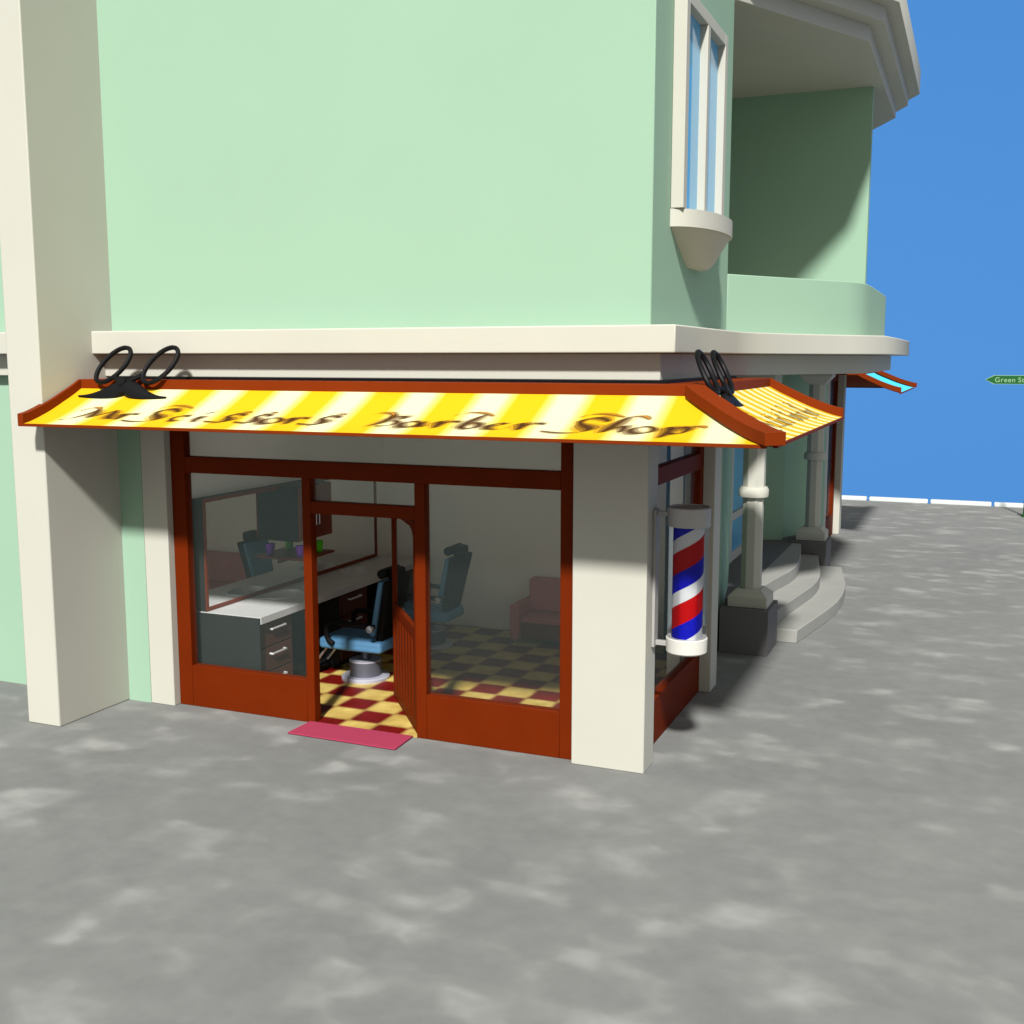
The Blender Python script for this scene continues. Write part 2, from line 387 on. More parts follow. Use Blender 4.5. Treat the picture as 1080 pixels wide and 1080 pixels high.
# arched corner fillets under the top rail
for s_ in (0, 1):
    a = .07 if s_ == 0 else W-.07; d = 1 if s_ == 0 else -1
    v = [(a, H-.085), (a+d*.2, H-.085), (a+d*.09, H-.115), (a, H-.19)]
    D.loft([[(x, yy, z) for x, z in v] for yy in (.004, dt-.004)])
DO = D.build('door', M['red'], B, .004)
DO.location = (hx, hy, 0); DO.rotation_euler = (0, 0, ang)
S = MB()
n = 7
for k in range(n):
    a = .07+(W-.14)*k/n; S.box(a+.004, a+(W-.14)/n*.55, .006, dt-.006, .13, .98)
S.mi = 1; S.box(.07, W-.07, .0225, dt-.0225, .13, .98)
S.build('slat_panel', [M['red'], M['groove_shade']], DO, .004)
m_ = MB(); m_.face([m_.bm.verts.new(p) for p in ((.07, .025, 1.09), (W-.07, .025, 1.09), (W-.07, .025, H-.085), (.07, .025, H-.085))]); m_.build('door_pane', M['glass'], DO)
m_ = MB(); m_.tube([(W-.035, -.0, 1.02), (W-.035, -.05, 1.02), (W-.12, -.05, 1.02)], .011, 8); m_.build('door_handle', M['chrome'], DO)

# ---- upstairs window on the side wall, on its half-round corbel
wf = MB(); X1 = .12
wf.box(.002, X1, .58, .70, 5.09, 6.97); wf.box(.002, X1, 2.17, 2.29, 5.09, 6.97)
wf.box(.002, X1, .70, 2.17, 6.86, 6.97); wf.box(.002, X1, 1.40, 1.50, 5.09, 6.86)
WF = wf.build('window_frame', M['cream'], B, .005)
xpane(.045, .70, 1.40, 5.08, 6.86, WF, M['blueglass']); xpane(.045, 1.50, 2.17, 5.08, 6.86, WF, M['blueglass'])
cb = MB(); nn = 14; yc = 1.435
def arc(rx, ry, z, yc_=yc): return [(rx*math.sin(math.pi*k/nn), yc_-ry*math.cos(math.pi*k/nn), z) for k in range(nn+1)]
cb.loft([arc(.345, .855, 4.93), arc(.345, .855, 5.087)], cap=True)
cb.loft([arc(.13, .25, 4.615, 1.50), arc(.18, .36, 4.66, 1.49), arc(.325, .83, 4.929)], cap=True)
cb.build('window_corbel', M['cream'], B)

# ---- balcony: parapet, dividing wall, stepped canopy
pr = MB(); pr.wall([(1.2, 9.0), (1.26, 8.7), (1.275, 8.3), (1.28, 7.2), (1.285, 5.9), (1.27, 5.5), (1.22, 5.2), (1.10, 4.92), (.72, 4.30), (.36, 3.72), (.14, 3.36), (0.0, 3.125)][::-1], .14, 4.03, 4.685)
pr.wall([(1.2, 9.003), (.9, 9.7), (0, 11.2)], .14, 4.03, 4.685)
pr.build('balcony_parapet', M['green'], B, .01)
part('balcony_dividing_wall', M['green'], B, (-1.901, 1.037, 7.7, 7.88, 4.032, 7.58))
part('balcony_back_wall', M['green'], B, (-1.94, -1.902, 3.13, 12.5, 4.035, 7.58))
cn = MB()
def canopy(o, z0, z1):
    cn.prism([(-1.95, 3.125), (.03, 3.125), (.03+1.3*o, 3.14+.25*o), (1.19+o, 5.34-.45*o), (1.18+o, 10.05+.45*o), (.03+1.3*o, 12.4), (-1.95, 12.4)], z0, z1)
canopy(0, 7.57, 7.762); canopy(.175, 7.76, 7.942); canopy(.34, 7.94, 8.30)
cn.build('balcony_canopy', M['cream'], B, .006)

# ---- porch: floor, steps, columns, french window
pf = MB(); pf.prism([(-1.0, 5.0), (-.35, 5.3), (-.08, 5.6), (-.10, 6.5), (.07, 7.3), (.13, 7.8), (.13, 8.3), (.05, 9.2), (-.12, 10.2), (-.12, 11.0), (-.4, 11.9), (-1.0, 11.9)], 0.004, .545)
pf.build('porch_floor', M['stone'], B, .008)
ST = [
 ([(.24, 5.35), (.575, 5.36), (.72, 6.3), (.80, 6.85), (.86, 7.4), (.875, 7.9), (.86, 8.4), (.82, 8.9), (.74, 9.4), (.60, 10.32), (.26, 10.32)], 0, .18),
 ([(.10, 5.36), (.235, 5.37), (.33, 6.3), (.40, 6.9), (.47, 7.5), (.49, 7.9), (.48, 8.35), (.42, 8.9), (.32, 9.5), (.2, 10.31), (.0, 10.31)], .176, .36),
 ([(-.2, 5.32), (-.10, 5.38), (-.05, 6.3), (.03, 7.0), (.12, 7.6), (.15, 8.0), (.13, 8.5), (.06, 9.2), (-.1, 10.3), (-.2, 10.3)], .356, .549)]
SG = MB(); SG.prism([(-.3, 5.36), (.08, 5.375), (.2, 6.4), (.3, 7.3), (.33, 7.9), (.3, 8.6), (.2, 9.4), (0, 10.29), (-.3, 10.29)], .003, .356)
SO = SG.build('porch_steps', M['step'], B)
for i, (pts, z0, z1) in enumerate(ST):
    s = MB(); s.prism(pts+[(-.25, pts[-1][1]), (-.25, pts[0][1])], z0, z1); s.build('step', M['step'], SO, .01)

def column(y):
    r2 = math.sqrt(2)
    P = MB(); e8 = math.pi/8
    P.lathe([(.138, .80), (.134, 2.0)], (.035, 0, 0), 8, False, rot=e8)
    P.lathe([(.148, 2.12), (.146, 3.32)], (.035, 0, 0), 8, False, rot=e8)
    o = P.build('porch_column', M['cream'], B, .006); o.location = (0, y, 0)
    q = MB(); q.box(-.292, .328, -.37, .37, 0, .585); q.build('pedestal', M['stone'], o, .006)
    q = MB(); q.loft([[(.035+a*s, b*s, z) for a, b in ((-1, -1), (1, -1), (1, 1), (-1, 1))] for z, s in ((.587, .25), (.725, .25), (.81, .155))])
    q.build('column_base', M['cream'], o, .006)
    q = MB(); q.lathe([(.135, 1.995), (.185, 2.0), (.19, 2.03), (.19, 2.09), (.17, 2.125), (.14, 2.13)], (.035, 0, 0), 24, True); q.build('column_ring', M['cream'], o)
    q = MB(); q.loft([[(.035+a*s, b*s, z) for a, b in ((-1, -1), (1, -1), (1, 1), (-1, 1))] for z, s in ((3.31, .14), (3.45, .27), (3.563, .27))])
    q.build('capital', M['cream'], o, .005)
column(4.90); column(10.70)

w = MB(); x = -.852
w.box(x-.1, x, 7.86, 8.02, .545, 3.3); w.box(x-.1, x, 9.1, 9.2, .545, 3.3); w.box(x-.1, x, 10.28, 10.44, .545, 3.3)
for a, b in ((8.02, 9.1), (9.2, 10.28)):
    w.box(x-.09, x-.01, a, b, .545, .68); w.box(x-.09, x-.01, a, b, 1.2, 1.32); w.box(x-.09, x-.01, a, b, 3.18, 3.3)
FW = w.build('french_window', M['cream'], B, .006)
xpane(x-.05, 8.02, 10.28, .6, 3.2, FW, M['blueglass'])

# ------------------------------------------------------------------ awnings
PROF = [(.52, 3.450), (.60, 3.406), (.68, 3.366), (.77, 3.325), (.87, 3.278), (.95, 3.243), (1.03, 3.212), (1.11, 3.183), (1.18, 3.160), (1.24, 3.143), (1.30, 3.132)]
def pz(o):
    for (a, za), (b, zb) in zip(PROF, PROF[1:]):
        if o <= b: return za+(zb-za)*(o-a)/(b-a)
    return PROF[-1][1]
LEN = [0]
for (a, za), (b, zb) in zip(PROF, PROF[1:]): LEN.append(LEN[-1]+math.hypot(b-a, zb-za))

def make_awning(A, mats, XL, YE, red, text=True):
    """hip awning round the corner: front run from X=XL to the corner, side run from the corner to Y=YE"""
    # canvases
    for side in (0, 1):
        bm = bmesh.new(); uvl = bm.loops.layers.uv.new('UVMap'); rows = []
        for j, (o, z) in enumerate(PROF):
            row = []
            a0, a1 = (XL+.04, o) if side == 0 else (-o, YE-.04)
            for i in range(2):
                t = a0 if i == 0 else a1
                row.append(((t, -o, z) if side == 0 else (o, t, z), t, LEN[j]))
            rows.append(row)
        for dz in (0, -.012):
            V = [[bm.verts.new((p[0][0], p[0][1], p[0][2]+dz)) for p in r] for r in rows]
            for j in range(len(rows)-1):
                q = [(j, 0), (j, 1), (j+1, 1), (j+1, 0)]
                fc = bm.faces.new([V[a][b] for a, b in q]); fc.smooth = True
                for lp, (a, b) in zip(fc.loops, q): lp[uvl].uv = (rows[a][b][1], rows[a][b][2])
        me = bpy.data.meshes.new('canvas'); bm.normal_update(); bm.to_mesh(me); bm.free(); me.materials.append(mats[side]); me.materials.append(red)
        for pf_ in me.polygons[len(me.polygons)//2:]: pf_.material_index = 1
        o_ = bpy.data.objects.new('canvas', me); col.objects.link(o_); o_.parent = A
        if mats[0] is not mats[1]: o_['label'] = 'front canvas with broad yellow stripes and lettering' if side == 0 else 'side canvas with narrow yellow stripes'
    # top board against the wall
    b = MB(); b.loft([[(XL, -.127, 3.448), (XL, -.52, 3.448), (XL, -.52, 3.543), (XL, -.127, 3.543)],
                      [(.52, -.127, 3.448), (.52, -.52, 3.448), (.52, -.52, 3.543), (.52, -.127, 3.543)]])
    b.box(.127, .52, -.127, YE, 3.448, 3.543)
    b.build('top_board', red, A, .004)
    # curved beams
    def beam(fn, half, name='curved_beam'):
        m = MB(); L = []
        for o, z in PROF+[(1.306, 3.131)]:
            c, d = fn(o); zb = z-.004; zt = z+.094
            L.append([(c[0]-d[0]*half, c[1]-d[1]*half, zb), (c[0]+d[0]*half, c[1]+d[1]*half, zb),
                      (c[0]+d[0]*half, c[1]+d[1]*half, zt), (c[0]-d[0]*half, c[1]-d[1]*half, zt)])
        m.loft(L); m.build(name, red, A, .003)
    beam(lambda o: ((XL+.03, -o), (1, 0)), .035)
    beam(lambda o: ((o, -o), (math.sqrt(.5), math.sqrt(.5))), .09)
    beam(lambda o: ((o, YE-.03), (0, 1)), .035)
    # hem rails
    m = MB(); m.box(XL, 1.24, -1.31, -1.275, 3.104, 3.131); m.box(1.275, 1.31, -1.24, YE, 3.104, 3.131); m.build('hem_rail', red, A, .003)
    # dark mounting rail
    m = MB(); m.loft([[(XL+.2, -.128, 3.5435), (XL+.2, -.21, 3.5435), (XL+.2, -.21, 3.566), (XL+.2, -.128, 3.566)],
                      [(.21, -.128, 3.5435), (.21, -.21, 3.5435), (.21, -.21, 3.566), (.21, -.128, 3.566)]])
    m.box(.128, .21, -.128, YE-.35, 3.5435, 3.566)
    m.build('mounting_rail', M['blackpaint'], A)

AW = thing('striped_awning', (0, 0, 0), 'yellow and cream striped awning with red beams and black script lettering over the barber shop', 'awning')
make_awning(AW, (M['stripefront'], M['stripeside']), -5.93, 3.06, M['awnred'])
AB = thing('canvas_awning', (0, 15.6, 0), 'bright blue canvas awning with red beams at the far end of the building', 'awning')
AB.scale = (1, 1, 1)
# the far one mirrors the near one: build it with Y negated
MB_loft, MB_box = MB.loft, MB.box
def mloft(s, loops, **k): return MB_loft(s, [[(x, -y, z) for x, y, z in l][::-1] for l in loops], **k)
def mbox(s, x0, x1, y0, y1, z0, z1): return MB_box(s, x0, x1, -y1, -y0, z0, z1)
MB.loft, MB.box = mloft, mbox
make_awning(AB, (M['cyan'], M['cyan']), -5.93, 3.06, M['awnred'])
MB.loft, MB.box = MB_loft, MB_box
for ch in AB.children:
    if ch.name.startswith('canvas'):
        for v in ch.data.vertices: v.co.y = -v.co.y

# lettering: pen strokes laid on the canvas
def arcp(cx, cy, rx, ry, a0, a1, n=14): return [(cx+rx*math.cos(R(a0+(a1-a0)*k/n)), cy+ry*math.sin(R(a0+(a1-a0)*k/n))) for k in range(n+1)]
def bez(*P, n=16):
    out_ = []
    for k in range(n+1):
        t = k/n; q = [Vector(p) for p in P]
        while len(q) > 1: q = [a.lerp(b, t) for a, b in zip(q, q[1:])]
        out_.append(tuple(q[0]))
    return out_
# each glyph: width, list of (stroke, weight, material) in a box: x 0..1, baseline 0, x-height .5, cap 1
G = {
 'M': [(bez((-.32, -.12), (-.1, -.12), (.06, .2), (.18, .85)), .9, 0), (bez((.18, .85), (.27, .55), (.34, .3), (.30, .12)), 1.2, 0), (bez((.30, .12), (.48, .4), (.56, .7), (.66, .82)), .7, 0), (bez((.66, .82), (.80, .5), (.70, .1), (.95, .08)), 1.3, 0), (bez((-.25, .7), (-.1, 1.15), (.1, 1.1), (.2, .86)), .7, 1)],
 'r': [(bez((0, .45), (.2, .65), (.3, .45), (.3, .02)), 1.3, 0), (bez((.32, .3), (.5, .65), (.75, .6), (1.0, .48)), .9, 0)],
 'S': [(bez((.95, .80), (.7, 1.2), (.1, 1.05), (.28, .62)), 1.2, 0), (bez((.28, .62), (.45, .38), (.85, .3), (.62, .02)), 1.5, 0), (bez((.62, .02), (.3, -.25), (-.3, -.12), (-.5, .0)), .6, 0), (bez((.1, 1.05), (.35, 1.45), (.8, 1.35), (1.25, 1.12)), .6, 1)],
 'c': [(bez((.85, .42), (.6, .62), (.1, .5), (.12, .22)), 1.1, 0), (bez((.12, .22), (.2, -.06), (.6, -.04), (1.0, .15)), .8, 0)],
 'i': [(bez((.1, .42), (.5, .6), (.4, .2), (.35, .1)), 1.2, 0), (bez((.35, .1), (.4, -.04), (.7, -.02), (1.0, .14)), .8, 0), ([(.50, .74), (.60, .80), (.7, .86)], 1.4, 0)],
 's': [(bez((1.05, .62), (.85, .86), (.35, .80), (.42, .48)), 1.1, 0), (bez((.42, .48), (.75, .30), (.85, .0), (.35, .0)), 1.5, 0), (bez((.35, .0), (.1, .0), (-.1, .04), (-.3, .1)), .6, 0), (bez((.5, .72), (.7, .98), (1.0, .98), (1.15, .9)), .5, 1)],
 'o': [(arcp(.45, .24, .42, .27, 60, 420, 20), 1.1, 0)],
 'B': [(bez((-.35, .95), (0, 1.25), (.5, 1.1), (.45, .7)), .7, 1), (bez((.42, .95), (.5, .5), (.35, .2), (.05, .0)), 1.5, 0), (bez((.5, .8), (.9, .95), (1.1, .7), (.65, .52)), 1.0, 0), (bez((.65, .52), (1.1, .42), (.9, -.02), (.30, .06)), .9, 0)],
 'a': [(arcp(.38, .24, .34, .26, 40, 400, 18), 1.1, 0), (bez((.80, .5), (.72, .2), (.75, .0), (1.05, .12)), 1.1, 0)],
 'b': [(bez((.55, 1.1), (.3, .8), (.2, .3), (.22, .05)), 1.5, 0), (arcp(.5, .24, .32, .25, 200, 500, 18), 1.0, 0), (bez((-.6, 1.0), (-.2, 1.35), (.4, 1.3), (.9, 1.0)), .6, 1)],
 'e': [(bez((.12, .24), (.6, .3), (.85, .5), (.5, .52)), .8, 0), (bez((.5, .52), (.05, .48), (.0, .0), (.45, .0)), 1.2, 0), (bez((.45, .0), (.7, .0), (.85, .1), (1.0, .2)), .7, 0)],
 'h': [(bez((.5, 1.15), (.2, .8), (.25, .3), (.05, .0)), 1.6, 0), (bez((.18, .25), (.5, .6), (.85, .55), (.75, .05)), 1.2, 0), (bez((.5, 1.15), (.9, 1.3), (1.2, 1.2), (1.4, 1.0)), .6, 1)],
 'p': [(bez((.0, .45), (.3, .6), (.35, .3), (.2, -.3)), 1.4, 0), (bez((.28, .38), (.6, .7), (1.0, .45), (.75, .1)), 1.1, 0), (bez((.75, .1), (.6, -.05), (.4, .0), (.3, .1)), .8, 0), (bez((.8, .55), (1.0, .7), (1.2, .65), (1.35, .5)), .6, 1)],
}
TXT = [('M', -5.40, .46), ('r', -4.96, .20), ('S', -4.66, .32), ('c', -4.31, .19), ('i', -4.05, .12), ('s', -3.82, .24), ('s', -3.50, .20), ('o', -3.30, .23), ('r', -3.06, .2), ('s', -2.82, .24),
       ('B', -2.19, .28), ('a', -1.90, .25), ('r', -1.60, .22), ('b', -1.36, .24), ('e', -1.11, .22), ('r', -.86, .24),
       ('S', -.42, .32), ('h', -.08, .20), ('o', .13, .22), ('p', .38, .24)]
def lay(side, X, y):
    """X along the front in metres, y 0..1 up from the baseline -> point on the canvas"""
    s = LEN[-1]*.79-y*.26          # arc length down from the top
    for j in range(len(LEN)-1):
        if s <= LEN[j+1] or j == len(LEN)-2:
            t = (s-LEN[j])/(LEN[j+1]-LEN[j]); o = PROF[j][0]+(PROF[j+1][0]-PROF[j][0])*t; z = PROF[j][1]+(PROF[j+1][1]-PROF[j][1])*t; break
    if side == 0: return Vector((X, -o, z))
    return Vector((o, -.55+(X+5.4)*.505, z))
WORDS = [TXT[:2], TXT[2:10], TXT[10:16], TXT[16:]]
for side in (0, 1):
    for word in WORDS:
        b = MB()
        layers = ((0, .8, .0070), (1, .8, .0062), (2, 1.6, .0052), (2, 2.7, .0040), (3, 4.2, .0028)) if side == 0 else ((2, .6, .0075), (2, 1.0, .0062), (2, 1.6, .0050), (3, 2.2, .0038))
        for mi, wd, lift in layers:
            b.mi = mi
            for ch, X, w_ in word:
                for st, wt, k in G[ch]:
                    if mi < 2 and k != mi: continue
                    nx, ny = .020*wt*wd, .038*wt*wd          # broad nib held at a slant
                    prev = None
                    for i, (x, y) in enumerate(st):
                        taper = .35+.65*math.sin(math.pi*min(1, max(0, (i+.6)/(len(st)+.2))))
                        px = X+x*w_+y*.05
                        a = lay(side, px-nx*taper, y-ny*taper); c = lay(side, px+nx*taper, y+ny*taper)
                        a.z += lift; c.z += lift
                        a = b.bm.verts.new(a); c = b.bm.verts.new(c)
                        if prev: b.face([prev[0], prev[1], c, a])
                        prev = (a, c)
        b.build('lettering', [M['ink'], M['inkorange'], M['halo'], M['halofaint']], AW)

# ------------------------------------------------------------------ scissors and moustache ornaments
def make_scissors():
    o = thing('scissors_ornament', (0, 0, 0), 'x', 'ornament', 'black scissors and moustache ornaments on the awning')
    # local frame: x along the wall, z up, y depth;  origin at the pivot
    rings = []
    for cx in (-.215, .375):
        pts = []
        for k in range(32):
            a = 2*math.pi*k/32; u, v = .135*math.cos(a), .228*math.sin(a)
            t = R(-36); pts.append((cx+u*math.cos(t)-v*math.sin(t), 0, .20+u*math.sin(t)+v*math.cos(t)))
        m = MB(); m.tube(pts, .024, 8, closed=True)
        m.build('handle_ring', M['blackpaint'], o)
    m = MB(); m.tube([(-.16, 0, .06), (-.06, -.01, .02), (.02, -.01, -.01)], .026, 8); m.tube([(.18, 0, .08), (.09, -.01, .02), (0, -.01, -.01)], .026, 8)
    m.lathe([(.05, -.05), (.05, .03)], (0, 0, -.005), 14, axis='y')
    m.build('pivot', M['blackpaint'], o)
    # moustache: two tapering curled halves
    m = MB()
    for s in (-1, 1):
        top = bez((.04, .03), (.04+s*.18, .03), (.04+s*.26, -.14), (.03+s*.545, -.15)); bot = bez((.04, -.13), (.04+s*.12, -.225), (.04+s*.32, -.205), (.03+s*.545, -.17))
        L = []
        for i, ((xa, za), (xb, zb)) in enumerate(zip(top, bot)):
            c = Vector(((xa+xb)/2, 0, (za+zb)/2)); h = max(.004, math.hypot(xa-xb, za-zb)/2); th_ = .012+.034*(1-i/len(top))
            d = Vector((xa-xb, 0, za-zb)).normalized() if h > .004 else Vector((0, 0, 1))
            L.append([tuple(c+d*h*math.cos(a)+Vector((0, th_*math.sin(a), 0))) for a in [2*math.pi*k/10 for k in range(10)]])
        m.loft(L, smooth=True)
    m.build('moustache', M['blackpaint'], o)
    return o
SC = make_scissors()
SC['label'] = 'black scissors with moustache blades on the left end of the front awning, beside the pillar'
SC.location = (-5.235, -.60, 3.515); SC.rotation_euler = (R(-30), 0, 0)
S2 = copy_tree(SC)
S2['label'] = 'black scissors with moustache blades on the short side awning, beside the corner beam'
S2.rotation_euler = (R(-30), 0, R(90)); S2.location = (.64, .05, 3.46)

# ------------------------------------------------------------------ barber pole
BP = thing('barber_pole', (.315, .24, 1.15), 'red, white and blue striped barber pole in a glass tube on the corner pier', 'barber pole')
m = MB(); m.box(-.313, -.285, -.06, .06, -.005, 1.26); m.box(-.285, -.17, -.022, .022, 1.205, 1.245); m.box(-.285, -.17, -.022, .022, .01, .055); m.build('wall_bracket', M['polecap'], BP, .004)
m = MB(); m.lathe([(.0, -.035), (.16, -.035), (.184, -.018), (.187, .105), (.18, .112), (.0, .112)], (0, 0, 0), 40, cap=False); m.build('bottom_cap', M['polewhite'], BP)
m = MB(); m.lathe([(.0, 1.125), (.19, 1.125), (.192, 1.29), (.178, 1.30), (.17, 1.285), (0, 1.285)], (0, 0, 0), 40, cap=False); m.build('top_cap', M['polecap'], BP)
m = MB(); m.lathe([(.138, .112), (.138, 1.125)], (0, 0, 0), 40, cap=False); m.build('striped_core', M['spiral'], BP)
m = MB(); m.lathe([(.177, .112), (.177, 1.125)], (0, 0, 0), 48, cap=False); m.build('glass_tube', M['poleglass'], BP)

# ------------------------------------------------------------------ doormat
m = MB(); m.prism([(-3.617, -.313), (-2.385, -.325), (-2.40, .08), (-3.60, .08)], .007, .022)
tag(m.build('doormat', M['mat'], None, .004), 'thin pink rectangular doormat lying in front of the open shop door', 'doormat')

# ------------------------------------------------------------------ interior
# counter with two sinks
CT = thing('salon_counter', (0, 0, 0), 'long grey-topped counter with dark wood drawer units under the mirror', 'counter')
t = MB(); z1, z0 = 1.0, .925
cells = [((-5.195, .31), (-4.337, 2.2), (-4.79, 1.42), .20, .27), ((-5.195, 2.2), (-4.337, 4.11), (-4.75, 3.02), .20, .29)]
nA = 48
bowls = []
for (a, b_), (c, d), (ex, ey), rx, ry in cells:
    ring, rect = [], []
    for k in range(nA):
        A = 2*math.pi*k/nA; dx, dy = math.cos(A), math.sin(A)
        ring.append((ex+rx*dx, ey+ry*dy))
        tt = min(((c if dx > 0 else a)-ex)/dx if abs(dx) > 1e-6 else 9, ((d if dy > 0 else b_)-ey)/dy if abs(dy) > 1e-6 else 9)
        rect.append([ex+tt*dx, ey+tt*dy])
    for cx, cy in ((a, b_), (c, b_), (c, d), (a, d)):          # snap the nearest ray to each corner
        q = min(rect, key=lambda p: abs(p[0]-cx)+abs(p[1]-cy)); q[0], q[1] = cx, cy
    V1 = [t.bm.verts.new((x, y, z1)) for x, y in ring]; V2 = [t.bm.verts.new((x, y, z1)) for x, y in rect]
    for k in range(nA): t.face([V1[k], V1[(k+1) % nA], V2[(k+1) % nA], V2[k]])
    bowls.append((ex, ey, rx, ry))
# edges of the slab
for q in (((-5.195, .31), (-4.337, .31)), ((-4.337, .31), (-4.337, 4.11)), ((-4.337, 4.11), (-5.195, 4.11))):
    (xa, ya), (xb, yb) = q; t.face([t.bm.verts.new(p) for p in ((xa, ya, z0), (xb, yb, z0), (xb, yb, z1), (xa, ya, z1))])
t.face([t.bm.verts.new(p) for p in ((-5.195, .31, z0), (-4.337, .31, z0), (-4.337, .68, z0), (-5.195, .68, z0))][::-1])
t.build('counter_top', M['top'], CT)
for ex, ey, rx, ry in bowls:
    s = MB()
    def el(k, z): return [(ex+rx*k*math.cos(2*math.pi*i/40), ey+ry*k*math.sin(2*math.pi*i/40), z) for i in range(40)]
    s.loft([el(1.07, 1.001), el(1.05, 1.012), el(1.0, 1.008), el(.93, .96), el(.75, .90), el(.4, .875), el(.05, .87)], smooth=True, cap=False)
    s.face([s.bm.verts.new(p) for p in el(.05, .87)])
    s.build('sink', M['handle'], CT)
for ya, yb in ((.33, .985), (1.965, 2.68), (3.75, 4.1)):
    u = MB(); u.box(-5.19, -4.402, ya, yb, .05, .922); u.box(-5.17, -4.44, ya+.02, yb-.02, .007, .05)
    U = u.build('drawer_unit', M['carcass'], CT, .004)
    for k in range(3):
        a, b_ = .085+k*.278, .345+k*.278
        d = MB(); d.box(-4.402, -4.385, ya+.03, yb-.03, a, b_); DR = d.build('drawer', M['drawerwood'], U, .004)
        if yb-ya > .5:
            h = MB(); yc_ = (ya+yb)/2; h.tube([(-4.385, yc_-.13, b_-.075), (-4.352, yc_-.13, b_-.075), (-4.352, yc_+.13, b_-.075), (-4.385, yc_+.13, b_-.075)], .013, 8); h.build('drawer_handle', M['handle'], U)
part('end_panel', M['carcass'], CT, (-5.192, -4.345, .292, .308, .007, .992))
part('back_panel', M['wood'], CT, (-5.192, -5.17, .99, 1.96, .007, .92))
part('back_panel', M['wood'], CT, (-5.192, -5.17, 2.685, 3.745, .007, .92))

# mirror
MI = thing('wall_mirror', (-5.1, 2.2, 1.0), 'long wall mirror in a thin red-brown frame standing on the grey counter', 'mirror')
m = MB()
ya, yb, za, zb = .315-2.2, 4.10-2.2, .004, 1.245; fw_ = .042
for q in ((ya, yb, za, za+fw_), (ya, yb, zb-fw_, zb), (ya, ya+fw_, za+fw_, zb-fw_), (yb-fw_, yb, za+fw_, zb-fw_)): m.box(.0405, .056, *q)
m.build('mirror_frame', M['wood'], MI, .003)
m = MB(); m.box(-.098, .040, ya+.002, yb-.002, za, zb-.002); m.build('backing_board', M['carcass'], MI)
m = MB(); m.face([m.bm.verts.new(p) for p in ((.0445, ya+fw_-.003, za+fw_-.003), (.0445, yb-fw_+.003, za+fw_-.003), (.0445, yb-fw_+.003, zb-fw_+.003), (.0445, ya+fw_-.003, zb-fw_+.003))]); m.build('mirror_glass', M['mirror'], MI)

# wall cabinet and shelf in front of the mirror
CB = thing('wall_cabinet', (-4.9, 2.08, 1.58), 'small red-brown wall cabinet with two doors hanging in front of the mirror', 'cabinet')
m = MB(); m.box(-.153, .135, -.365, .365, 0, .66); m.build('cabinet_body', M['carcass'], CB, .005)
for a, b_ in ((-.36, -.006), (.006, .36)):
    m = MB(); m.box(.136, .153, a, b_, .006, .654); d = m.build('cabinet_door', M['wood'], CB, .004)
    c = -.035 if a < -.1 else .035
    h = MB(); h.tube([(.153, c, .17), (.18, c, .17), (.18, c, .30), (.153, c, .30)], .009, 8); h.build('cabinet_handle', M['chrome'], d)
SH = thing('cup_shelf', (-4.9, 2.07, 1.38), 'thin red-brown shelf under the wall cabinet holding two plastic cups', 'shelf')
m = MB(); m.box(-.153, .19, -.36, .36, -.03, 0); m.build('shelf_board', M['wood'], SH, .004)
m = MB(); m.box(-.153, -.14, -.36, .36, -.075, -.031); m.build('shelf_batten', M['wood'], SH, .003)
for y, mt, lb in ((1.86, 'purple', 'purple tapered plastic cup on the shelf, left of the lime cup'), (2.27, 'lime', 'lime green tapered plastic cup on the shelf, right of the purple cup')):
    m = MB(); m.lathe([(.0, .004), (.042, .004), (.058, .135), (.052, .135), (.038, .012), (0, .012)], (0, 0, 0), 24, cap=False)
    o = m.build('cup', M[mt]); o.location = (-4.84, y, 1.378); tag(o, lb, 'cup', 'plastic cups on the shelf')

